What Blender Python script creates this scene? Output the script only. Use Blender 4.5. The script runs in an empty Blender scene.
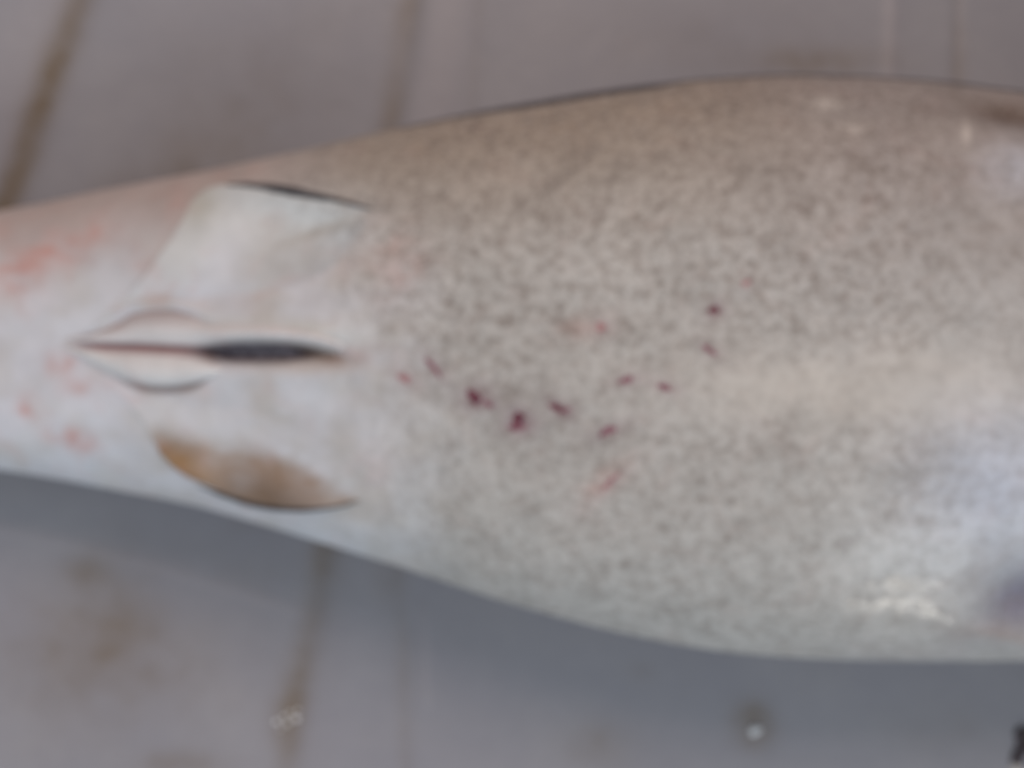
import bpy, math
import numpy as np
from mathutils import Vector

# ------------------------------------------------------------------ camera, world, light
H = 0.45            # camera height above the tray (m)
F = 1280.0          # focal length in pixels of a 1024 wide frame
sc = bpy.context.scene
cam_d = bpy.data.cameras.new('camera')
cam = bpy.data.objects.new('camera', cam_d)
sc.collection.objects.link(cam)
cam.location = (0, 0, H)
cam_d.sensor_width = 36.0
cam_d.lens = F / 1024 * 36.0
cam_d.clip_start = 0.01
cam_d.clip_end = 50
cam_d.dof.use_dof = True            # the photo is focused in front of its subject
cam_d.dof.focus_distance = 0.20
cam_d.dof.aperture_fstop = 11.5
sc.camera = cam

w = bpy.data.worlds.new('World'); sc.world = w; w.use_nodes = True
bg = w.node_tree.nodes['Background']
bg.inputs[0].default_value = (0.92, 0.96, 1.0, 1)
bg.inputs[1].default_value = 0.34

def area(name, loc, target, sx, sy, power, col):
    d = bpy.data.lights.new(name, 'AREA'); d.shape = 'RECTANGLE'
    d.size = sx; d.size_y = sy; d.energy = power; d.color = col
    o = bpy.data.objects.new(name, d); sc.collection.objects.link(o)
    o.location = loc
    o.rotation_euler = (Vector(target) - Vector(loc)).to_track_quat('-Z', 'Y').to_euler()
    return o
area('window_light', (0.35, -1.6, 1.35), (0, 0, 0.05), 1.7, 1.0, 17, (0.84, 0.93, 1.0))
area('overhead_light', (0.05, 1.15, 1.65), (0, 0, 0.05), 0.95, 0.8, 18.0, (1.0, 0.77, 0.655))
area('pane_light', (0.45, -1.49, 0.37), (0.107, -0.058, 0.106), 0.20, 0.055, 0.6, (1.0, 0.95, 0.86))
area('pane_light', (0.44, -1.42, 0.61), (0.107, -0.055, 0.108), 0.15, 0.05, 0.42, (1.0, 0.95, 0.86))

sc.view_settings.view_transform = 'Standard'
sc.view_settings.look = 'None'
sc.view_settings.exposure = 0
sc.view_settings.gamma = 1
sc.render.engine = 'CYCLES'

# ------------------------------------------------------------------ small tools
def lin(c):
    c = np.asarray(c, float) / 255.0
    return np.where(c <= 0.04045, c / 12.92, ((c + 0.055) / 1.055) ** 2.4)
def sstep(a, b, x):
    t = np.clip((x - a) / (b - a), 0, 1); return t * t * (3 - 2 * t)
def vnoise(x, y, seed=0):
    xi = np.floor(x); yi = np.floor(y); fx = x - xi; fy = y - yi
    def h(a, b):
        s = np.sin(a * 127.1 + b * 311.7 + seed * 74.7) * 43758.5453
        return s - np.floor(s)
    fx = fx * fx * (3 - 2 * fx); fy = fy * fy * (3 - 2 * fy)
    return (h(xi, yi) * (1 - fx) + h(xi + 1, yi) * fx) * (1 - fy) + \
           (h(xi, yi + 1) * (1 - fx) + h(xi + 1, yi + 1) * fx) * fy - 0.5
def fbm(x, y, seed=0, o=3):
    r = 0
    for k in range(o):
        r = r + vnoise(x * 2 ** k, y * 2 ** k, seed + k * 7) / 2 ** k
    return r
def gau(px, py, cx, cy, sx, sy, ang=0):
    c, s = math.cos(math.radians(ang)), math.sin(math.radians(ang))
    dx, dy = px - cx, py - cy
    u = dx * c + dy * s; v = -dx * s + dy * c
    return np.exp(-(u / sx) ** 2 / 2 - (v / sy) ** 2 / 2)
def cubic(xs, ys, x):
    xs = np.asarray(xs, float); ys = np.asarray(ys, float); x = np.asarray(x, float)
    d = np.diff(ys) / np.diff(xs)
    m = np.concatenate(([d[0]], (d[:-1] + d[1:]) / 2, [d[-1]]))
    for i in range(len(d)):
        if i and d[i - 1] * d[i] <= 0: m[i] = 0
    i = np.clip(np.searchsorted(xs, x) - 1, 0, len(xs) - 2)
    hh = xs[i + 1] - xs[i]; t = np.clip((x - xs[i]) / hh, 0, 1)
    return (2*t**3-3*t**2+1)*ys[i] + (t**3-2*t**2+t)*hh*m[i] + (-2*t**3+3*t**2)*ys[i+1] + (t**3-t**2)*hh*m[i+1]
def curve(pts, n):
    """smooth polyline through points, n samples evenly spaced by length"""
    p = np.asarray(pts, float)
    L = np.concatenate(([0], np.cumsum(np.hypot(*np.diff(p, axis=0).T))))
    u = np.linspace(0, L[-1], n)
    return np.stack([cubic(L, p[:, 0], u), cubic(L, p[:, 1], u)], 1)

def mesh_obj(name, V, faces, mat, parent=None, cols=None, mask=None, smooth=True):
    me = bpy.data.meshes.new(name)
    V = np.asarray(V, np.float32); faces = np.asarray(faces, np.int32)
    if faces.ndim == 2 and len(V) > 4000:
        k = faces.shape[1]
        me.vertices.add(len(V)); me.vertices.foreach_set('co', V.ravel())
        me.loops.add(faces.size); me.loops.foreach_set('vertex_index', faces.ravel())
        me.polygons.add(len(faces))
        me.polygons.foreach_set('loop_start', np.arange(0, faces.size, k, dtype=np.int32))
        me.update(calc_edges=True); me.validate()
    else:
        me.from_pydata(V.tolist(), [], faces.tolist()); me.update()
    if smooth:
        me.polygons.foreach_set('use_smooth', np.ones(len(me.polygons), bool))
    for nm, a in (('base', cols), ('mask', mask)):
        if a is None: continue
        at = me.color_attributes.new(nm, 'FLOAT_COLOR', 'POINT')
        rgba = np.ones((len(V), 4), np.float32); rgba[:, :3] = a
        at.data.foreach_set('color', rgba.ravel())
    me.materials.append(mat)
    o = bpy.data.objects.new(name, me); sc.collection.objects.link(o)
    if parent: o.parent = parent
    return o
def grid_faces(nr, nc, wrap=False, off=0, flip=False):
    r = np.arange(nr - 1)[:, None]; c = np.arange(nc if wrap else nc - 1)[None, :]
    a = r * nc + c; b = r * nc + (c + 1) % nc
    q = np.stack([a, b, b + nc, a + nc], -1).reshape(-1, 4) + off
    return q[:, ::-1] if flip else q

# ------------------------------------------------------------------ materials
def new_mat(name):
    m = bpy.data.materials.new(name); m.use_nodes = True
    nt = m.node_tree; return m, nt, nt.nodes['Principled BSDF']
def noise(nt, scale, detail=3, rough=0.55, vec=None, dist=0.0):
    n = nt.nodes.new('ShaderNodeTexNoise'); n.inputs['Scale'].default_value = scale
    n.inputs['Detail'].default_value = detail; n.inputs['Roughness'].default_value = rough
    n.inputs['Distortion'].default_value = dist
    if vec: nt.links.new(vec, n.inputs['Vector'])
    return n.outputs['Fac']
def ramp(nt, fac, lo, hi, a=0.0, b=1.0):
    n = nt.nodes.new('ShaderNodeMapRange'); n.clamp = True
    n.inputs['From Min'].default_value = lo; n.inputs['From Max'].default_value = hi
    n.inputs['To Min'].default_value = a; n.inputs['To Max'].default_value = b
    nt.links.new(fac, n.inputs['Value']); return n.outputs['Result']
def math_n(nt, op, a, b):
    n = nt.nodes.new('ShaderNodeMath'); n.operation = op
    for i, v in enumerate((a, b)):
        if isinstance(v, (int, float)): n.inputs[i].default_value = v
        else: nt.links.new(v, n.inputs[i])
    return n.outputs[0]
def mix(nt, fac, a, b, mode='MIX'):
    n = nt.nodes.new('ShaderNodeMix'); n.data_type = 'RGBA'; n.blend_type = mode
    for s, v in ((n.inputs[0], fac), (n.inputs[6], a), (n.inputs[7], b)):
        if isinstance(v, (int, float)): s.default_value = v
        elif isinstance(v, (tuple, list)): s.default_value = v
        else: nt.links.new(v, s)
    return n.outputs[2]
def attr(nt, nm):
    n = nt.nodes.new('ShaderNodeAttribute'); n.attribute_name = nm; return n
def geo_pos(nt):
    return nt.nodes.new('ShaderNodeNewGeometry').outputs['Position']

def skin_material():
    m, nt, P = new_mat('shark_skin')
    base = attr(nt, 'base').outputs['Color']
    sep = nt.nodes.new('ShaderNodeSeparateColor'); nt.links.new(attr(nt, 'mask').outputs['Color'], sep.inputs[0])
    speck, wet, blot = sep.outputs[0], sep.outputs[1], sep.outputs[2]
    pos = geo_pos(nt)
    # fine dark freckles in two sizes
    f1 = ramp(nt, noise(nt, 375, 3, 0.6, pos, 0.4), 0.42, 0.72)
    f2 = ramp(nt, noise(nt, 150, 2, 0.5, pos, 0.3), 0.46, 0.72)
    f3 = ramp(nt, noise(nt, 620, 2, 0.5, pos), 0.56, 0.44)
    fr = math_n(nt, 'ADD', math_n(nt, 'MULTIPLY', f1, 0.72), math_n(nt, 'MULTIPLY', f2, 0.30))
    fac = math_n(nt, 'MULTIPLY', fr, speck)
    c = mix(nt, fac, base, (0.17, 0.140, 0.122, 1))
    lt = math_n(nt, 'MULTIPLY', math_n(nt, 'MULTIPLY', f3, speck), 0.13)
    c = mix(nt, lt, c, (0.75, 0.70, 0.66, 1))
    # broad uneven tone and faint blush
    b1 = ramp(nt, noise(nt, 60, 4, 0.6, pos), 0.3, 0.7, 0.90, 1.08)
    cb = nt.nodes.new('ShaderNodeCombineColor')
    for i in range(3): nt.links.new(b1, cb.inputs[i])
    c = mix(nt, 1.0, c, cb.outputs[0], 'MULTIPLY')
    b2 = math_n(nt, 'MULTIPLY', ramp(nt, noise(nt, 95, 4, 0.65, pos, 0.6), 0.54, 0.72), blot)
    c = mix(nt, b2, c, (0.50, 0.20, 0.15, 1))
    nt.links.new(c, P.inputs['Base Color'])
    nt.links.new(ramp(nt, wet, 0, 1, 0.55, 0.32), P.inputs['Roughness'])
    nt.links.new(ramp(nt, wet, 0, 1, 0.16, 0.40), P.inputs['Specular IOR Level'])
    nt.links.new(ramp(nt, wet, 0.15, 1, 0.0, 0.8), P.inputs['Coat Weight'])
    P.inputs['Coat Roughness'].default_value = 0.10
    bp = nt.nodes.new('ShaderNodeBump'); bp.inputs['Strength'].default_value = 0.35; bp.inputs['Distance'].default_value = 0.0006
    hgt = math_n(nt, 'ADD', noise(nt, 420, 3, 0.6, pos), math_n(nt, 'MULTIPLY', noise(nt, 130, 3, 0.5, pos), 1.5))
    nt.links.new(hgt, bp.inputs['Height']); nt.links.new(bp.outputs[0], P.inputs['Normal'])
    b2n = nt.nodes.new('ShaderNodeBump'); b2n.inputs['Strength'].default_value = 0.34; b2n.inputs['Distance'].default_value = 0.0005
    nt.links.new(noise(nt, 230, 2, 0.5, pos), b2n.inputs['Height']); nt.links.new(b2n.outputs[0], P.inputs['Coat Normal'])
    return m
SKIN = skin_material()

def plain(name, c1, c2, scale, rough=0.4, coat=0.0, bump=0.2, spec=0.5):
    m, nt, P = new_mat(name); pos = geo_pos(nt)
    f = ramp(nt, noise(nt, scale, 4, 0.6, pos, 0.3), 0.33, 0.67)
    nt.links.new(mix(nt, f, (*lin(c1), 1), (*lin(c2), 1)), P.inputs['Base Color'])
    P.inputs['Roughness'].default_value = rough; P.inputs['Coat Weight'].default_value = coat
    P.inputs['Specular IOR Level'].default_value = spec
    P.inputs['Coat Roughness'].default_value = 0.1
    bp = nt.nodes.new('ShaderNodeBump'); bp.inputs['Strength'].default_value = bump; bp.inputs['Distance'].default_value = 0.0005
    nt.links.new(noise(nt, scale * 1.3, 3, 0.6, pos), bp.inputs['Height']); nt.links.new(bp.outputs[0], P.inputs['Normal'])
    return m
WOUND = plain('dried_blood', (72, 22, 42), (124, 66, 80), 900, 0.4, 0.2)
WOUND_FAINT = plain('healing_wound', (112, 66, 82), (146, 100, 110), 700, 0.5, 0.05)
WOUND_PALE = plain('faded_wound', (150, 106, 112), (172, 136, 136), 700, 0.5, 0.05)
CLOACA = plain('dark_wet_tissue', (58, 54, 68), (138, 136, 148), 420, 0.3, 0.5, 0.6)
EDGE = plain('dark_fin_skin', (34, 36, 44), (70, 68, 72), 400, 0.5)
GRIT = plain('dark_debris', (40, 32, 42), (86, 76, 80), 500, 0.6)
SHELL = plain('pale_debris', (190, 185, 175), (215, 210, 205), 500, 0.5)

# ------------------------------------------------------------------ tray floor
def px2tray(px, py, z=0.0):
    return (np.asarray(px) - 512) * (H - z) / F, (384 - np.asarray(py)) * (H - z) / F
def axis(dense, nd, far, nf):
    a = np.linspace(-dense, dense, nd)
    t = np.linspace(0, 1, nf + 1)[1:]
    b = dense + (far - dense) * t ** 2
    return np.concatenate([-b[::-1], a, b])
ax, ay = axis(0.24, 440, 0.9, 150), axis(0.19, 340, 0.75, 120)
GX, GY = np.meshgrid(ax, ay)
tx, ty = 512 + GX * F / H, 384 - GY * F / H          # tray coordinates in the drawing's units
wob = 5 * fbm(tx / 160, ty / 160, 3)
def seam(x0, k, wd):                                   # moulded channel running across the floor
    d = (tx - (x0 - k * ty) + wob) / math.hypot(1, k)
    return np.exp(-(d / wd) ** 2), d
s1, d1 = seam(76, 0.35, 16); s2, d2 = seam(410, 0.160, 13)
s3, d3 = seam(479, 0.05, 6); s4, d4 = seam(372, -0.045, 8); s5, d5 = seam(957, 0.0, 5); s6, d6 = seam(893, 0.01, 6)
s7, d7 = seam(1330, 0.1, 9); s8, d8 = seam(-330, 0.42, 10)
up = 1 - sstep(250, 420, ty); dn = sstep(250, 420, ty)
z = 0.0 - 0.0009 * s1 - 0.0005 * s2 - 0.0002 * s3 * up - 0.0002 * s4 * dn - 0.0004 * s5 * up + 0.0006 * s6 * up - 0.0013 * s7 - 0.0013 * s8
z += 0.0007 * sstep(0, 40, d2) * (1 - sstep(40, 75, d2)) + 0.0006 * np.exp(-((d4 - 22) / 3.5) ** 2) * dn * sstep(590, 620, ty) * (1 - sstep(690, 720, ty))
z += 0.0004 * fbm(tx / 220, ty / 220, 11)
grime = 0.72 * s1 * (0.75 + 0.5 * sstep(0, 200, ty) + 0.8 * vnoise(tx / 40, ty / 70, 4)) + 0.42 * s2 * (0.85 + 1.0 * vnoise(tx / 50, ty / 60, 5)) \
    + 0.10 * s3 * up + 0.22 * s4 * dn * (0.8 + vnoise(tx / 60, ty / 60, 8)) + 0.15 * s5 * up + 0.5 * s7 + 0.5 * s8
for cx, cy, sx, sy, a, k in ((85, 572, 14, 12, 0, .32), (120, 615, 24, 45, 0, .26), (130, 655, 75, 40, 10, .26), (60, 660, 50, 50, 0, .16), (210, 560, 70, 20, 15, .10), (185, 765, 30, 10, 0, .45), (600, 748, 22, 16, 0, .30),
                             (753, 725, 13, 14, 0, .85), (285, 700, 10, 30, 10, .35), (330, 560, 12, 50, 5, .2), (180, 175, 60, 26, -12, .25), (230, 160, 60, 50, 0, .13),
                             (820, 62, 45, 10, 0, .40), (700, 40, 120, 30, 0, .10), (275, 90, 70, 40, 0, .12), (385, 560, 10, 26, 0, .25), (960, 60, 5, 24, 0, .18),
                             (640, 672, 10, 7, 0, .18), (250, 520, 16, 8, 0, .12), (950, 730, 40, 20, 0, .08)):
    grime = grime + k * gau(tx, ty, cx, cy, sx, sy, a) * (1 + 0.9 * fbm(tx / 26, ty / 26, int(cx)))
grime = np.clip(grime + 0.05 * np.clip(fbm(tx / 90, ty / 90, 21), 0, 1), 0, 1)
wetm = np.clip(0.55 + 0.8 * fbm(tx / 120, ty / 120, 31), 0, 1)
pale = 0.5 * np.exp(-(d6 / 8) ** 2) * up + 0.35 * sstep(2, 14, d1) * 0 + 0.35 * sstep(12, 26, d2) * (1 - sstep(45, 80, d2)) * up \
    + 0.4 * np.exp(-((d4 - 22) / 3.5) ** 2) * dn * sstep(590, 620, ty) * (1 - sstep(690, 720, ty)) + 0.3 * sstep(8, 20, -d1) * (1 - sstep(40, 80, -d1))
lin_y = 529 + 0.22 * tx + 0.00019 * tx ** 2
pale_line = np.exp(-((ty - lin_y + 0.5 * wob) / 6) ** 2) * (1 - sstep(270, 330, tx)) * sstep(-200, -100, tx)  # faint pale line, slightly raised
pale = pale + 0.30 * pale_line; z = z + 0.0002 * pale_line
V = np.stack([GX, GY, z], -1).reshape(-1, 3)
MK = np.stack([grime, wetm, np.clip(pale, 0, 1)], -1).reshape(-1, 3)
def tray_material():
    m, nt, P = new_mat('old_white_plastic'); pos = geo_pos(nt)
    sep = nt.nodes.new('ShaderNodeSeparateColor'); nt.links.new(attr(nt, 'mask').outputs['Color'], sep.inputs[0])
    n1 = ramp(nt, noise(nt, 14, 5, 0.6, pos, 0.4), 0.3, 0.7)
    n2 = ramp(nt, noise(nt, 160, 4, 0.65, pos), 0.3, 0.7)
    c = mix(nt, n1, (*lin((142, 142, 151)), 1), (*lin((153, 152, 158)), 1))
    c = mix(nt, math_n(nt, 'MULTIPLY', n2, 0.22), c, (*lin((130, 130, 138)), 1))
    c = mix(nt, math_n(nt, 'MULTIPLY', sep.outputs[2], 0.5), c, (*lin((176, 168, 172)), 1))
    g = math_n(nt, 'MULTIPLY', sep.outputs[0], ramp(nt, noise(nt, 120, 4, 0.7, pos), 0.2, 0.7, 0.6, 1.1))
    c = mix(nt, g, c, (*lin((108, 90, 62)), 1))
    nt.links.new(c, P.inputs['Base Color'])
    nt.links.new(ramp(nt, sep.outputs[1], 0, 1, 0.55, 0.3), P.inputs['Roughness'])
    P.inputs['Specular IOR Level'].default_value = 0.35
    bp = nt.nodes.new('ShaderNodeBump'); bp.inputs['Strength'].default_value = 0.25; bp.inputs['Distance'].default_value = 0.0006
    nt.links.new(noise(nt, 110, 5, 0.6, pos), bp.inputs['Height']); nt.links.new(bp.outputs[0], P.inputs['Normal'])
    return m
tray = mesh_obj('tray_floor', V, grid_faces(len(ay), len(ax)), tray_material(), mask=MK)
tray['kind'] = 'structure'; tray['label'] = 'grimy pale plastic tray floor with brown moulded channels'

# ------------------------------------------------------------------ shark: shape of the trunk
NE = 2.25
nodes = [  # image column, upper outline, lower outline, half height (m)
    (-1150, 318, 352, .010), (-1000, 300, 366, .014), (-700, 278, 396, .022), (-400, 252, 430, .028), (-200, 234, 450, .0315),
    (0, 211, 470, .0345), (100, 191, 487, .0375), (200, 172, 507, .041), (300, 150.5, 536, .045), (400, 128, 567, .049), (500, 107.5, 600, .053),
    (600, 90.5, 628, .056), (700, 79, 648.5, .0585), (780, 74.5, 657, .060), (850, 76, 660.5, .061), (940, 81, 662, .0615), (1024, 91, 661, .062),
    (1200, 105, 650, .061), (1450, 128, 612, .057), (1700, 170, 560, .050), (1900, 226, 500, .038), (2030, 285, 440, .024), (2080, 330, 395, .013)]
tt = np.linspace(0, 2 * math.pi, 721)
def sect(w_, hh):
    c, s = np.cos(tt), np.sin(tt)
    return w_ * np.sign(c) * np.abs(c) ** (2 / NE), hh * np.sign(s) * np.abs(s) ** (2 / NE)
tab = []
for px, yt, yb, hh in nodes:
    zc = hh - 0.001; zs = zc + 0.15 * hh
    X = (px - 512) * (H - zs) / F
    a = (384 - yt) * (H - zs) / F; b = (384 - yb) * (H - zs) / F
    cy, wd = (a + b) / 2, (a - b) / 2
    for _ in range(12):
        ys, zz = sect(wd, hh); im = 384 - (ys + cy) * F / (H - zz - zc)
        e0, e1 = im.min() - yt, im.max() - yb          # positive e0: outline too low
        sA, sB = e0 * (H - zs) / F, -e1 * (H - zs) / F
        cy += (sA - sB) / 2; wd += (sA + sB) / 2
    tab.append((X, cy, wd, hh, zc))
tab = np.array(tab)
def prof(X):
    return [cubic(tab[:, 0], tab[:, k], X) for k in (1, 2, 3, 4)]

# surface detail, in drawing units (about 0.27 mm each on the belly)
WOUNDS = [ # x, y, length, width, angle, strength
    (404, 378, 20, 7, 25, .45), (433, 367, 23, 6, 52, .58), (474, 397, 15, 13, 70, 1.0), (488, 404, 14, 5, 22, .5), (518, 420, 16, 13, -50, .95), (517, 427, 24, 6, -8, .5),
    (557, 408, 19, 6, 38, .85), (566, 410, 10, 5, -20, .5), (626, 380, 20, 6, -10, .58), (664, 387, 18, 6, 14, .58), (608, 431, 25, 7, -20, .58), (610, 482, 26, 6, -42, .25),
    (601, 327, 13, 9, 10, .45), (714, 310, 10, 9, 60, .85), (709, 350, 17, 6, 35, .5), (746, 283, 10, 7, 0, .30)]
def slit_y(px): return 345.5 + (px - 78) * 0.043
def disp(px, py):
    d = np.zeros_like(px)
    # vent opening and the groove running on from it
    sl = slit_y(px)
    q = ((px - 258) / 63) ** 2 + ((py - 352.5) / 11.5) ** 2
    d = d - 0.0042 * np.exp(-q ** 2 * 0.9)
    along = sstep(66, 84, px) * (1 - sstep(330, 352, px))
    d = d - 0.0013 * np.exp(-((py - sl) / 4.0) ** 2) * along
    d = d - 0.0010 * gau(px, py, 332, 357, 22, 5, 14)
    d = d + 0.0018 * gau(px, py, 265, 332, 75, 9, 2) + 0.0010 * gau(px, py, 270, 374, 70, 9, -2)
    d = d + 0.0030 * gau(px, py, 250, 350, 130, 70)
    yu = np.interp(px, [80, 98, 118, 134, 152, 172, 192, 214, 238], [336, 330, 320, 312, 309.5, 309.5, 314, 323, 324])
    fw = sstep(90, 130, px) * (1 - sstep(200, 236, px))
    d = d + 0.0016 * fw * np.exp(-((py - yu + 6) / 6.5) ** 2)
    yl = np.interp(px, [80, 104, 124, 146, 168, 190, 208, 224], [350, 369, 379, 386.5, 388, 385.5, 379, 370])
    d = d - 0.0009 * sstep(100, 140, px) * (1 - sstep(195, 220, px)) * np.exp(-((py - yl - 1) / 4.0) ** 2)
    # axils of the pectoral fins
    d = d - 0.0075 * gau(px, py, 1036, 600, 34, 26, -20) + 0.002 * gau(px, py, 1000, 640, 40, 9, 14)
    d = d - 0.0055 * gau(px, py, 1016, 112, 30, 10, 12)
    # soft hollows along the belly
    d = d + 0.0010 * fbm(px / 140, py / 110, 5) + 0.00035 * fbm(px / 45, py / 45, 6)
    for x, y, L, W, a, s in WOUNDS:
        d = d - 0.0005 * s * gau(px, py, x, y, L * .38, W * .42, a) + 0.0002 * gau(px, py, x, y, L * .8, W * 1.1, a)
    return d
def base_z(X, Y):
    cy, wd, hh, zc = prof(X)
    q = np.clip(np.abs(Y - cy) / wd, 0, 0.9995)
    return zc + hh * (1 - q ** NE) ** (1 / NE)
def on_body(px, py, lift=0.0, fine=True):
    px = np.asarray(px, float); py = np.asarray(py, float)
    zz = np.full(px.shape, 0.08); dd = disp(px, py) if fine else 0.0
    for k in range(60):
        X = (px - 512) * (H - zz) / F; Y = (384 - py) * (H - zz) / F
        zz = zz + (base_z(X, Y) + dd + lift - zz) * 0.6
    return np.stack([X, Y, zz], -1)

# pigment of the belly with some sheen and shade painted in, in drawing units
def mixc(c, f, col): return c * (1 - f[..., None]) + lin(col) * f[..., None]
def skin_colour(px, py):
    jx = px + 14 * fbm(px / 50, py / 50, 41); jy = py + 14 * fbm(px / 50, py / 50, 42)
    c = np.ones(px.shape + (3,)) * lin((207, 203, 206))
    trunk = sstep(300, 480, jx + 0.45 * np.abs(jy - 350) * (jy < 350))
    c = mixc(c, trunk, (185, 180, 175))
    # far flank is tanner, towards the back
    yt = np.interp(px, [n[0] for n in nodes], [n[1] for n in nodes])
    yb = np.interp(px, [n[0] for n in nodes], [n[2] for n in nodes])
    v = (jy - yt) / (yb - yt)
    tan = (1 - sstep(0.02, 0.36, v)) * sstep(120, 420, px)
    c = mixc(c, 0.85 * tan, (152, 133, 116))
    c = mixc(c, 0.8 * (1 - sstep(0.0, 0.36, v)) * (1 - sstep(200, 400, px)), (172, 150, 140))
    c = mixc(c, 0.35 * sstep(600, 800, px) * (1 - sstep(0, 0.12, v)), (120, 96, 84))
    c = mixc(c, 0.5 * sstep(640, 900, px) * (1 - sstep(0.1, 0.55, v)), (152, 144, 146))
    # bare band along the middle of the belly
    band = gau(jx, jy, 800, 388, 110, 26, 3)
    c = mixc(c, 0.55 * np.clip(band + gau(jx, jy, 960, 384, 70, 24, 0), 0, 1), (212, 202, 192))
    pel = (1 - sstep(330, 520, jx)) * sstep(0.05, 0.42, v) * 0.8
    c = mixc(c, pel * np.clip(0.25 + 1.1 * fbm(px / 46, py / 30, 91), 0, .7), (206, 208, 213))
    c = mixc(c, pel * np.clip(0.15 + 1.1 * fbm(px / 38, py / 30, 95), 0, .6), (184, 174, 162))
    # pale, thin skin of the pelvic region and tail
    c = mixc(c, 0.75 * gau(px, py, 268, 333, 62, 9, 2), (220, 221, 217))
    c = mixc(c, 0.35 * gau(jx, jy, 320, 225, 45, 30, -15), (206, 212, 212))
    c = mixc(c, 0.4 * gau(jx, jy, 40, 390, 70, 60), (222, 220, 228))
    # blood flush
    for cx, cy, sx, sy, a, k in ((14, 272, 26, 18, -25, .42), (48, 257, 19, 12, -20, .42), (85, 238, 22, 9, -15, .28), (25, 408, 10, 9, 0, .35), (68, 434, 16, 8, 12, .42), (82, 440, 7, 6, 0, .3),
                                 (66, 362, 10, 8, 0, .42), (85, 385, 16, 8, 0, .25), (180, 205, 10, 12, 0, .22), (400, 260, 18, 30, 0, .22), (285, 285, 26, 5, -12, .22), (604, 483, 22, 10, -40, .3),
                                 (578, 338, 14, 8, 0, .10), (360, 352, 14, 7, 0, .25), (590, 330, 22, 8, 0, .15), (345, 260, 50, 14, 0, .10), (370, 470, 20, 16, 0, .12), (240, 120, 90, 22, -12, .0)):
        c = mixc(c, np.clip(k * gau(jx, jy, cx, cy, sx, sy, a) * (1 + 1.6 * fbm(px / 12, py / 10, int(cx) + 3)), 0, 1), (196, 138, 126))
    # purple bruising round the bites
    for x, y, L, W, a, s in WOUNDS:
        c = mixc(c, 0.60 * s * gau(px, py, x + 2, y + 1, L * .60, W * .80, a), (122, 70, 88))
        c = mixc(c, 0.16 * s * gau(px, py, x + 6, y - 3, L * 1.1, W * 1.7, a), (110, 92, 104))
    # groove and vent
    sl = slit_y(px); on = sstep(68, 100, px) * (1 - sstep(200, 240, px))
    c = mixc(c, 0.75 * on * np.exp(-((py - sl) / 3.4) ** 2), (150, 84, 88))
    q = np.abs((px - 259) / 58) ** 2.8 + ((py - 352.5) / 10.5) ** 2
    c = mixc(c, 0.95 * np.exp(-(q * 0.85) ** 3), (60, 40, 50))
    c = mixc(c, 0.75 * gau(px, py, 328, 357, 18, 6, 10), (112, 84, 62))  # brown shadow trailing right of the vent, painted into the skin
    c = mixc(c, 0.35 * gau(px, py, 300, 368, 40, 6, 0), (176, 148, 122))
    c = mixc(c, 0.75 * gau(px, py, 206, 366, 5, 4, 0), (170, 96, 70))
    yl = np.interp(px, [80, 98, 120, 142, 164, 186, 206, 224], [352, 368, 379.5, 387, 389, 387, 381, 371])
    c = mixc(c, 0.6 * sstep(110, 140, px) * (1 - sstep(195, 215, px)) * np.exp(-((py - yl - 1) / 4.5) ** 2), (132, 104, 96))  # shadow line below the lower fold, painted brown
    # axils
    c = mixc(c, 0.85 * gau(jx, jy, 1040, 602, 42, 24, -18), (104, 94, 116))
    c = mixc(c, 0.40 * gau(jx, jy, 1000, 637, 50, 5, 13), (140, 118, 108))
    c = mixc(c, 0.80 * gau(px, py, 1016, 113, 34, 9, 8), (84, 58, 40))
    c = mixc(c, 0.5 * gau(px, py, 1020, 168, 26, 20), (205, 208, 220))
    c = mixc(c, 0.30 * gau(jx, jy, 968, 545, 20, 10, 10), (160, 148, 130))
    c = mixc(c, 0.55 * gau(px, py, 1000, 490, 60, 60), (200, 208, 228))  # bluish sheen painted into the flank colour
    for x, y, sx, sy, k in ((828, 104, 14, 4, .6), (850, 128, 12, 5, .35), (967, 132, 3, 9, .5)):  # overhead-lamp highlights painted on the far flank, plus one pale spot
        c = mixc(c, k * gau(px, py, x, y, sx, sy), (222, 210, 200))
    return c * np.array([0.955, 1.0, 1.03])
def skin_mask(px, py):
    jx = px + 20 * fbm(px / 60, py / 60, 51); jy = py + 20 * fbm(px / 60, py / 60, 52)
    m = sstep(295, 500, jx + 0.5 * np.abs(jy - 350) * (jy < 350))
    m = m * (1 - 0.75 * np.clip(gau(jx, jy, 800, 388, 110, 27, 3) + .7 * gau(jx, jy, 960, 384, 70, 24), 0, 1)) * (1 - 0.45 * sstep(880, 1010, jx))
    m = m * (0.72 + 0.28 * (1 - sstep(240, 480, jy)))
    m = m + 0.12 * (1 - m) * sstep(120, 300, px)
    wet = 0.12 + 0.60 * sstep(800, 880, px) * sstep(430, 560, py) * (1 - sstep(955, 990, px) * sstep(510, 560, py)) + 0.5 * gau(px, py, 840, 112, 40, 12) + 0.35 * gau(px, py, 170, 370, 60, 26) + 0.15 * (1 - sstep(60, 200, px))
    bl = 0.16 * (1 - sstep(150, 420, px)) + 0.05
    return np.stack([np.clip(m, 0, 1), np.clip(wet, 0, 1), bl], -1)

shark = bpy.data.objects.new('shark', None); sc.collection.objects.link(shark)
shark.location = (0, 0, 0); shark.empty_display_size = 0.05
shark['label'] = 'pale shark lying belly up on the tray, speckled underside with small red bite wounds'
shark['category'] = 'shark'

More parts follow.
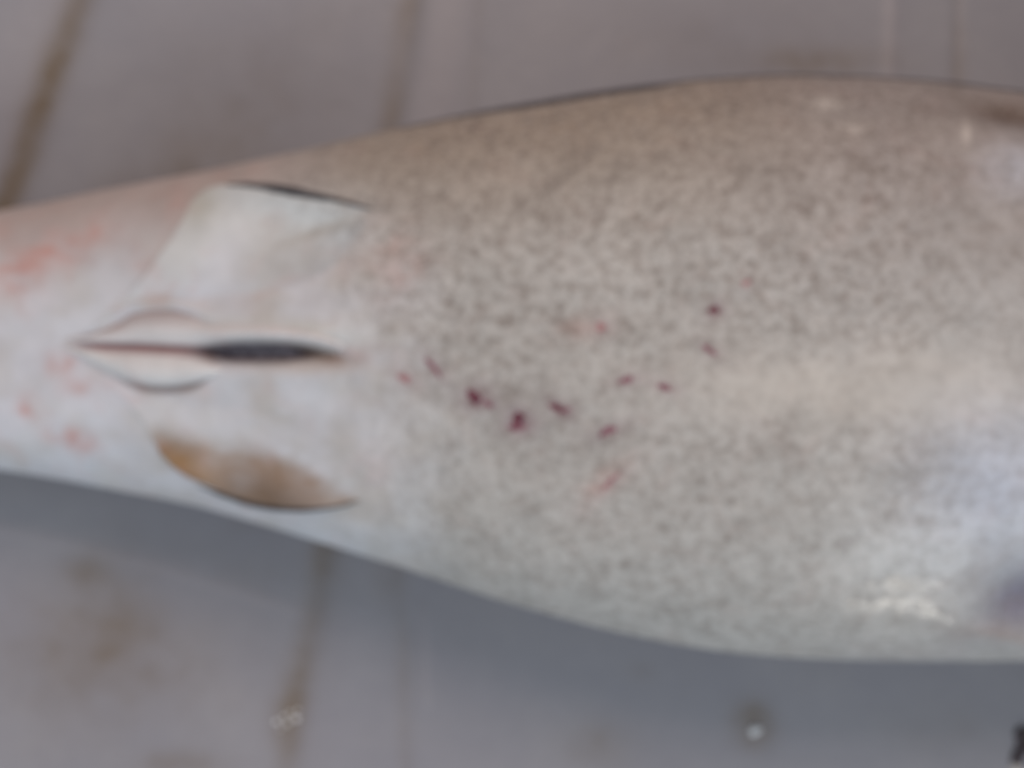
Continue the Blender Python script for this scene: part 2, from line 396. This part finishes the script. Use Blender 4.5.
# trunk mesh
xl, xr = tab[0, 0], tab[-1, 0]
dense = np.linspace(-0.19, 0.20, 680)
Xs = np.concatenate([np.linspace(xl, -0.19, 60, endpoint=False), dense, np.linspace(0.20, xr, 60)[1:]])
tdense = np.concatenate([np.linspace(-0.22, math.pi + 0.22, 440), np.linspace(math.pi + 0.22, 2 * math.pi - 0.22, 60)[1:-1]])
cy, wd, hh, zc = [p[:, None] for p in prof(Xs)]
ct, st = np.cos(tdense)[None], np.sin(tdense)[None]
BX = np.repeat(Xs[:, None], len(tdense), 1)
BY = cy + wd * np.sign(ct) * np.abs(ct) ** (2 / NE)
BZ = zc + hh * np.sign(st) * np.abs(st) ** (2 / NE)
ppx, ppy = 512 + BX * F / (H - BZ), 384 - BY * F / (H - BZ)
topw = sstep(0.02, 0.20, st) + 0 * BZ
BZ = np.maximum(BZ + disp(ppx, ppy) * topw, 0.0004)
# close the two ends
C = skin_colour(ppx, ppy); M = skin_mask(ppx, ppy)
# dark back colour begins at the far outline and covers the underside
ang = np.where(tdense > math.pi * 1.5, tdense - 2 * math.pi, tdense)[None] + 0 * BZ
sil = np.where((tdense < 1.6)[None], ppy, 1e9).argmin(1)
edge = ang[0][sil][:, None] + np.interp(ppx[:, 80][:, None], [-1200, 340, 400, 520, 640, 700, 1024, 1500], [-.12, -.10, .12, .21, .21, .10, .15, .15])
far = 1 - sstep(-0.035, 0.035, ang - edge + 0.03 * fbm(ppx / 30, ang * 6, 61))
near = sstep(math.pi + 0.20, math.pi + 0.30, ang)
back = np.clip(far * (ang < 1.6) + near * (ang > 1.6), 0, 1)
C = C * (1 - back[..., None]) + lin((58, 56, 60)) * back[..., None]
M[..., 0] *= 1 - 0.6 * back
V = np.stack([BX, BY, BZ], -1).reshape(-1, 3)
nv = len(V); nt_ = len(tdense)
faces = grid_faces(len(Xs), nt_, wrap=True, flip=True)
capA = np.array([V[:nt_].mean(0)]); capB = np.array([V[-nt_:].mean(0)])
V = np.concatenate([V, capA + [-0.004, 0, 0], capB + [0.004, 0, 0]])
i = np.arange(nt_); j = (i + 1) % nt_
fa = np.stack([np.full(nt_, nv), i, j, j], 1); fb = np.stack([np.full(nt_, nv + 1), nv - nt_ + j, nv - nt_ + i, nv - nt_ + i], 1)
allf = [tuple(f) for f in ()]
cols = np.concatenate([C.reshape(-1, 3), C[:1, 0], C[-1:, 0]]); msk = np.concatenate([M.reshape(-1, 3), M[:1, 0], M[-1:, 0]])
# quads first, triangles for the two end caps appended as a second polygon batch
def build_body():
    me = bpy.data.meshes.new('body')
    tris = np.concatenate([fa[:, :3], fb[:, :3]])
    li = np.concatenate([faces.ravel(), tris.ravel()]).astype(np.int32)
    ls = np.concatenate([np.arange(0, faces.size, 4), faces.size + np.arange(0, tris.size, 3)]).astype(np.int32)
    me.vertices.add(len(V)); me.vertices.foreach_set('co', V.astype(np.float32).ravel())
    me.loops.add(len(li)); me.loops.foreach_set('vertex_index', li)
    me.polygons.add(len(ls)); me.polygons.foreach_set('loop_start', ls)
    me.update(calc_edges=True)
    me.polygons.foreach_set('use_smooth', np.ones(len(ls), bool))
    for nm, a in (('base', cols), ('mask', msk)):
        at = me.color_attributes.new(nm, 'FLOAT_COLOR', 'POINT')
        rgba = np.ones((len(V), 4), np.float32); rgba[:, :3] = a
        at.data.foreach_set('color', rgba.ravel())
    me.materials.append(SKIN)
    o = bpy.data.objects.new('body', me); sc.collection.objects.link(o); o.parent = shark
    return o
build_body()

# ------------------------------------------------------------------ pelvic fins: thin flaps of skin rising from the belly
def flap(name, edge_pts, root_pts, liftf, thick, tint=None, ns=170, nr=64):
    E = curve(edge_pts, ns); R = curve(root_pts, ns)
    r = np.linspace(0, 1, nr)[None, :, None]
    Pxy = R[:, None] * (1 - r) + E[:, None] * r
    s = np.linspace(0, 1, ns)[:, None]; rr = r[..., 0]
    px, py = Pxy[..., 0], Pxy[..., 1]
    lift = liftf(s, rr, px, py)
    top = on_body(px, py, lift)
    th = thick * sstep(0, 0.25, rr) * np.sin(np.pi * np.clip(s, 0.002, 0.998)) ** 0.25
    # rounded rim: the last rows drop to half the thickness
    rim = np.sqrt(np.clip(1 - np.clip((rr - 0.965) / 0.035, 0, 1) ** 2, 0, 1))
    topz = top.copy(); topz[..., 2] -= th * 0.5 * (1 - rim)
    bot = top.copy(); bot[..., 2] -= th * (0.5 + 0.5 * rim)
    C1 = skin_colour(px, py); M1 = skin_mask(px, py)
    if tint: C1 = tint(C1, s, rr, px, py) * (np.array([0.92, 0.98, 1.03]) if name == 'pelvic_fin' and edge_pts[0][1] < 300 else 1.0)
    Cb = np.ones_like(C1) * lin((96, 84, 76))
    V = np.concatenate([topz.reshape(-1, 3), bot.reshape(-1, 3)])
    n = ns * nr
    f = np.concatenate([grid_faces(ns, nr), grid_faces(ns, nr, off=n, flip=True)])
    a = np.arange(ns - 1) * nr + nr - 1
    f = np.concatenate([f, np.stack([a, a + n, a + nr + n, a + nr], 1)])
    return mesh_obj(name, V, f, SKIN, shark, np.concatenate([C1.reshape(-1, 3), Cb.reshape(-1, 3)]), np.concatenate([M1.reshape(-1, 3), M1.reshape(-1, 3)])), E

def rim_tube(name, pts, rad, lift, mat, parent):
    """tapering cord lying along a fin margin"""
    Pn = curve(pts, 60); n = len(Pn); k = 8
    c = on_body(Pn[:, 0], Pn[:, 1], lift)
    t = np.gradient(c, axis=0); t /= np.linalg.norm(t, axis=1)[:, None]
    up_ = np.array([0, 0, 1.0]); sd = np.cross(t, up_); sd /= np.linalg.norm(sd, axis=1)[:, None]
    u2 = np.cross(sd, t)
    s = np.linspace(0, 1, n); rd = rad * np.clip(np.sin(np.pi * s ** 0.8), 0.06, 1) ** 0.7 * (1 + 0.25 * vnoise(s * 14, s * 0, 3))
    a = np.arange(k) * 2 * math.pi / k
    V = (c[:, None] + rd[:, None, None] * (np.cos(a)[None, :, None] * sd[:, None] * 1.0 + np.sin(a)[None, :, None] * u2[:, None] * 0.9)).reshape(-1, 3)
    f = grid_faces(n, k, wrap=True).tolist() + [list(range(k)), list(range((n - 1) * k, n * k))[::-1]]
    me = bpy.data.meshes.new(name); me.from_pydata(V.tolist(), [], f); me.update()
    me.polygons.foreach_set('use_smooth', np.ones(len(f), bool)); me.materials.append(mat)
    o = bpy.data.objects.new(name, me); sc.collection.objects.link(o); o.parent = parent
    return o

def lift_far(s, r, px, py):
    L = np.interp(s, [0, .10, .35, .46, .60, .85, 1], [0.0002, .0016, .0034, .0034, .0022, .0012, .0004])
    return L * r ** 1.7 - 0.0009 * (1 - sstep(0, .22, r)) + 0.0004 * np.sin(px / 17 + py / 30) * r - 0.0008 * gau(px, py, 322, 230, 38, 5, -20) * r
def tint_far(c, s, r, px, py):  # fin tones, with its shading and a tip shadow painted in
    c = mixc(c, 0.75 * sstep(.15, .6, r + 0 * px) * (1 - sstep(.9, 1, s)) * (1 - sstep(310, 375, px)), (210, 208, 204))
    c = mixc(c, 0.55 * gau(px, py, 225, 226, 22, 26, 25), (226, 225, 222))
    c = mixc(c, 0.50 * gau(px, py, 290, 262, 46, 22, 0) * (1 + fbm(px / 24, py / 18, 77)), (178, 172, 166))
    c = mixc(c, 0.5 * gau(px, py, 222, 265, 15, 28, 28), (226, 226, 236))
    c = mixc(c, 0.4 * gau(px, py, 150, 290, 20, 12, -40), (224, 220, 226))
    c = mixc(c, 0.65 * gau(px, py, 295, 209, 42, 11, 12), (212, 222, 226))
    c = mixc(c, 0.35 * gau(px, py, 200, 205, 12, 16, 25), (178, 168, 140))
    c = mixc(c, 0.5 * gau(px, py, 322, 230, 38, 4.5, -20), (160, 146, 132))
    c = mixc(c, 0.30 * gau(px, py, 240, 265, 30, 40, 30), (224, 216, 210))
    return c
fin1, E1 = flap('pelvic_fin',
    [(374, 208), (340, 202), (300, 194), (262, 188), (232, 184.5), (210, 187), (194, 198), (180, 222), (160, 253), (138, 283), (116, 307), (95, 326), (76, 339)],
    [(376, 212), (362, 245), (340, 282), (300, 305), (250, 312), (200, 311), (160, 305), (130, 311), (105, 324), (80, 340)],
    lift_far, 0.0016, tint_far)
fin1['label'] = 'pelvic fin with raised dark edge on the far flank'
rim_tube('fin_edge', [(226, 184.5), (262, 187.5), (300, 193.5), (340, 202), (372, 208.5)], 0.00140, np.linspace(0.0032, 0.0006, 60), EDGE, fin1)

def lift_near(s, r, px, py):
    L = np.interp(s, [0, .10, .35, .5, .62, .85, 1], [0.0002, .0018, .0036, .0032, .0018, .0007, .0003])
    return L * r ** 2.0 - 0.0009 * (1 - sstep(0, .22, r)) + 0.0003 * np.sin(px / 15 - py / 26) * r
def tint_near(c, s, r, px, py):
    inner = np.interp(px, [140, 155, 175, 200, 230, 260, 290, 310, 335, 360], [430, 428, 432, 441, 446, 450, 462, 474, 489, 503])
    b = sstep(-13, 17, py - inner + 9 * fbm(px / 22, py / 14, 71))
    b = b * sstep(140, 165, px) 
    c = mixc(c, 0.86 * b * (0.9 + 0.4 * fbm(px / 30, py / 20, 72)), (140, 104, 68))
    d = sstep(16, 44, py - inner) * sstep(180, 250, px)
    c = mixc(c, 0.40 * d, (98, 84, 74))
    c = mixc(c, 0.35 * gau(px, py, 190, 468, 22, 9, 25), (190, 146, 92))
    c = mixc(c, 0.30 * gau(px, py, 200, 415, 40, 14, 15), (222, 224, 228))
    return c
fin2, E2 = flap('pelvic_fin',
    [(362, 501), (335, 506.5), (300, 509), (270, 507), (238, 499), (208, 487), (180, 473), (162, 457), (152, 440), (143, 422), (126, 402), (105, 378), (82, 352)],
    [(364, 497), (345, 460), (318, 425), (280, 402), (235, 394), (200, 392), (165, 394), (135, 386), (108, 370), (84, 351)],
    lift_near, 0.0016, tint_near)
fin2['label'] = 'pelvic fin with brown-stained curled edge on the near flank'
rim_tube('fin_edge', [(196, 484.5), (225, 496), (258, 505.5), (295, 509.5), (330, 507.5), (360, 501.5)], 0.0008, np.interp(np.linspace(0, 1, 60), [0, .4, 1], [.0030, .0030, .0006]), EDGE, fin2)

# ------------------------------------------------------------------ fleshy folds and the vent
def lobe(name, upper, lower, h, mat, colf=None, ns=110, nr=36, base=-0.0007, fine=True, power=0.55):
    U = curve(upper, ns); L = curve(lower, ns)
    r = np.linspace(0, 1, nr)[None, :]; s = np.linspace(0, 1, ns)[:, None]
    px = U[:, 0:1] * (1 - r) + L[:, 0:1] * r; py = U[:, 1:2] * (1 - r) + L[:, 1:2] * r
    dome = np.sin(np.pi * r) ** power * np.clip(np.sin(np.pi * s), 0, 1) ** 0.5
    lift = base + (h - base) * dome
    Vt = on_body(px, py, lift, fine); Vb = Vt.copy(); Vb[..., 2] -= 0.0012
    n = ns * nr
    f = np.concatenate([grid_faces(ns, nr), grid_faces(ns, nr, off=n, flip=True)])
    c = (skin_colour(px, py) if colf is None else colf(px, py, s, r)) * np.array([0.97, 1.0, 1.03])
    m = skin_mask(px, py)
    m[..., 1] = np.maximum(m[..., 1], 0.75)
    return mesh_obj(name, np.concatenate([Vt.reshape(-1, 3), Vb.reshape(-1, 3)]), f, mat, shark,
                    np.concatenate([c.reshape(-1, 3)] * 2), np.concatenate([m.reshape(-1, 3)] * 2))
def fold_pink_shade(px, py, s, r):  # shade below the fin margin painted on the upper side; slit side pink
    c = np.ones(px.shape + (3,)) * lin((214, 209, 208))
    return mixc(mixc(mixc(c, 0.62 * (1 - sstep(0.1, 0.62, r)) * (1 - sstep(.40, .56, s)), (164, 148, 148)), 0.7 * (1 - sstep(0.0, 0.16, r)) * (1 - sstep(.42, .54, s)), (128, 98, 98)), 0.6 * sstep(0.86, 1.0, r) * (1 - sstep(.42, .5, s)), (164, 100, 100))
def fold_pink_shade2(px, py, s, r):  # slit side pink; shadow along the lower edge painted in
    c = np.ones(px.shape + (3,)) * lin((216, 213, 212))
    return mixc(mixc(c, 0.6 * (1 - sstep(0.0, 0.14, r)), (160, 98, 98)), 0.75 * sstep(0.84, 0.97, r) * sstep(.25, .5, s), (140, 116, 112))
lobe('skin_fold', [(58, 340), (86, 334), (106, 328), (119, 322), (131, 314), (150, 310.5), (172, 310), (192, 315), (212, 323), (245, 323), (285, 326), (318, 333), (348, 345)],
     [(58, 342), (90, 344), (112, 345), (132, 345.5), (152, 346.5), (172, 347.5), (190, 347.5), (206, 345), (228, 342.5), (255, 341.5), (290, 342.5), (320, 347), (349, 352)], 0.0026, SKIN, fold_pink_shade, ns=200)
lobe('skin_fold', [(60, 345), (92, 348.5), (120, 350), (145, 351), (168, 352.5), (188, 354.5), (204, 358.5), (214, 363), (224, 369)],
     [(60, 347), (78, 356), (98, 368), (120, 379.5), (142, 387), (164, 389), (186, 387), (206, 381), (224, 371)], 0.0038, SKIN, fold_pink_shade2, power=0.45)
lobe('vent_opening', [(196, 350), (206, 346.5), (225, 344.5), (250, 343.5), (275, 343.5), (298, 344.5), (311, 347), (318, 351)],
     [(196, 352.5), (206, 356), (225, 359), (250, 361), (275, 361.5), (298, 361), (311, 359), (318, 355)], 0.0008, CLOACA, base=-0.0012, power=0.7)

# ------------------------------------------------------------------ bite wounds
rng = np.random.default_rng(5)
for x, y, L, W, a, s in WOUNDS:
    k, rings = 28, 5
    ph = np.arange(k) / k * 2 * math.pi
    wobb = 1 + 0.22 * np.sin(2 * ph + rng.uniform(0, 6)) + 0.16 * np.sin(3 * ph + rng.uniform(0, 6)) + 0.10 * np.sin(5 * ph + rng.uniform(0, 6))
    ca, sa = math.cos(math.radians(a)), math.sin(math.radians(a))
    pts = [(x, y, 0.0)]
    g = 0.56 if s > .6 else 0.50
    for q in range(1, rings + 1):
        f = q / rings
        u = L * g * f * np.cos(ph) * wobb; v = W * g * f * np.sin(ph) * wobb
        for uu, vv in zip(u, v): pts.append((x + uu * ca - vv * sa, y + uu * sa + vv * ca, f))
    pts = np.array(pts)
    Vw = on_body(pts[:, 0], pts[:, 1], 0.00016 - 0.00045 * np.clip((pts[:, 2] - 0.85) / 0.15, 0, 1))
    fs = [(0, 1 + i, 1 + (i + 1) % k) for i in range(k)]
    for q in range(rings - 1):
        o0, o1 = 1 + q * k, 1 + (q + 1) * k
        fs += [(o0 + i, o1 + i, o1 + (i + 1) % k, o0 + (i + 1) % k) for i in range(k)]
    fs = [f[::-1] for f in fs]
    me = bpy.data.meshes.new('bite_wound'); me.from_pydata(Vw.tolist(), [], fs); me.update()
    me.polygons.foreach_set('use_smooth', np.ones(len(fs), bool))
    me.materials.append(WOUND if s > .6 else WOUND_FAINT if s > .48 else WOUND_PALE)
    o = bpy.data.objects.new('bite_wound', me); sc.collection.objects.link(o); o.parent = shark

# ------------------------------------------------------------------ paired fins and tail just beyond the picture
def plate(name, outline, z0, z1, thick):
    """tapered fin blade: outline (x, y, 0 root .. 1 tip)"""
    p = np.array(outline, float); n = len(p)
    c = p[:, :2].mean(0); V = []; 
    for sgn in (1, -1):
        for k in (0.98, 1.0):
            for q in p:
                zc_ = z0 + (z1 - z0) * q[2]; V.append((c[0] + (q[0] - c[0]) * k, c[1] + (q[1] - c[1]) * k, zc_ + sgn * thick * (1 - 0.7 * q[2]) * (0.5 if k < 1 else 0.12)))
    f = [list(range(n)), list(range(2 * n, 3 * n))[::-1]]
    for a, b in ((0, n), (n, 3 * n), (3 * n, 2 * n)):
        f += [[a + i, b + i, b + (i + 1) % n, a + (i + 1) % n] for i in range(n)]
    o = bpy.data.meshes.new(name); o.from_pydata([list(v) for v in V], [], f); o.update()
    cc = np.ones((len(V), 3)) * lin((176, 168, 164)); mm = np.ones((len(V), 3)) * np.array([.3, .2, .05])
    for nm, a in (('base', cc), ('mask', mm)):
        at = o.color_attributes.new(nm, 'FLOAT_COLOR', 'POINT'); rgba = np.ones((len(V), 4), np.float32); rgba[:, :3] = a
        at.data.foreach_set('color', rgba.ravel())
    o.materials.append(SKIN)
    ob = bpy.data.objects.new(name, o); sc.collection.objects.link(ob); ob.parent = shark
    return ob
for sg in (1, -1):
    plate('pectoral_fin', [(.200, sg * .070, 0), (.27, sg * .066, 0), (.264, sg * .125, .5), (.240, sg * .20, 1), (.228, sg * .205, 1), (.218, sg * .15, .6)], 0.066, 0.012, 0.010)
plate('tail_fin', [(-.52, .012, 0), (-.56, .03, .3), (-.64, .075, 1), (-.66, .07, 1), (-.60, .02, .4), (-.585, .0, .3), (-.60, -.03, .6), (-.595, -.04, .8), (-.55, -.012, .2), (-.52, -.004, 0)], 0.010, 0.008, 0.008)

# ------------------------------------------------------------------ small things on the tray
def glass_mat():
    m, nt, P = new_mat('water'); P.inputs['Base Color'].default_value = (0.95, 0.97, 1, 1)
    P.inputs['Roughness'].default_value = 0.05; P.inputs['IOR'].default_value = 1.33; P.inputs['Transmission Weight'].default_value = 0.9
    return m
WATER = glass_mat()
FOAM_SPARKLE = plain('foam_sparkle', (205, 210, 216), (230, 233, 238), 800, 0.15, 0.6, 0.1)  # water sparkle painted as plain white on the bubbles and the droplet
def dome_mesh(cx, cy, z, r, hgt, seed=0, k=20, rings=7, bump=0.12):
    g = np.random.default_rng(seed); a = np.arange(k) / k * 2 * math.pi
    wb = 1 + bump * np.sin(2 * a + g.uniform(0, 6)) + bump * .6 * np.sin(3 * a + g.uniform(0, 6))
    V = [(cx, cy, z + hgt)]; f = []
    for q in range(1, rings + 1):
        t = q / rings * math.pi / 2
        for i in range(k): V.append((cx + r * math.sin(t) * math.cos(a[i]) * wb[i], cy + r * math.sin(t) * math.sin(a[i]) * wb[i], z + hgt * math.cos(t)))
    f += [(0, 1 + i, 1 + (i + 1) % k) for i in range(k)]
    for q in range(rings - 1):
        o0, o1 = 1 + q * k, 1 + (q + 1) * k
        f += [(o0 + i, o1 + i, o1 + (i + 1) % k, o0 + (i + 1) % k) for i in range(k)]
    f.append(tuple(range(1 + (rings - 1) * k, 1 + rings * k))[::-1])
    return V, f
def thing(name, V, f, mat, label, cat):
    me = bpy.data.meshes.new(name); me.from_pydata(V, [], f); me.update()
    me.polygons.foreach_set('use_smooth', np.ones(len(f), bool)); me.materials.append(mat)
    o = bpy.data.objects.new(name, me); sc.collection.objects.link(o)
    if label: o['label'] = label; o['category'] = cat
    return o
X, Y = px2tray(755, 730)
V, f = dome_mesh(float(X), float(Y), -0.0002, 0.0021, 0.0018, 3)  # white dome standing in for the highlight on a water droplet
thing('droplet_glint', V, f, FOAM_SPARKLE, 'white-painted highlight of a water bubble on a round brown stain of the tray', 'droplet')
V, f = [], []
for q, (x, y, r) in enumerate(((276, 722, 4.5), (284, 717, 3.5), (290, 713, 3), (296, 719, 4.5), (297, 711, 3), (287, 724, 3.5), (280, 729, 3), (271, 716, 2.5))):
    X, Y = px2tray(x, y); v, g = dome_mesh(float(X), float(Y), -0.0009, r * 0.00026, r * 0.00028, q, 14, 5, 0.05)
    f += [tuple(i + len(V) for i in t) for t in g]; V += v
thing('bubble_cluster', V, f, FOAM_SPARKLE, 'small cluster of water bubbles in the brown channel of the tray', 'bubbles')
root = bpy.data.objects.new('debris', None); sc.collection.objects.link(root)
X, Y = px2tray(1022, 745); root.location = (float(X), float(Y), 0)
root['label'] = 'dark scrap of debris with a pale fragment lying on the bare tray'; root['category'] = 'debris'; root['kind'] = 'thing'
for q, (x, y, r, mt, nm) in enumerate(((1023, 733, 8, GRIT, 'dark_lump'), (1017, 758, 8, GRIT, 'dark_lump'), (1028, 747, 11, GRIT, 'dark_lump'), (1016, 768, 6, SHELL, 'pale_fragment'))):
    x2, y2 = px2tray(x, y); v, g = dome_mesh(float(x2 - X), float(y2 - Y), -0.0003, r * .00036, r * .0003, q + 20, 16, 5, 0.25)
    o = thing(nm, v, g, mt, None, None); o.parent = root
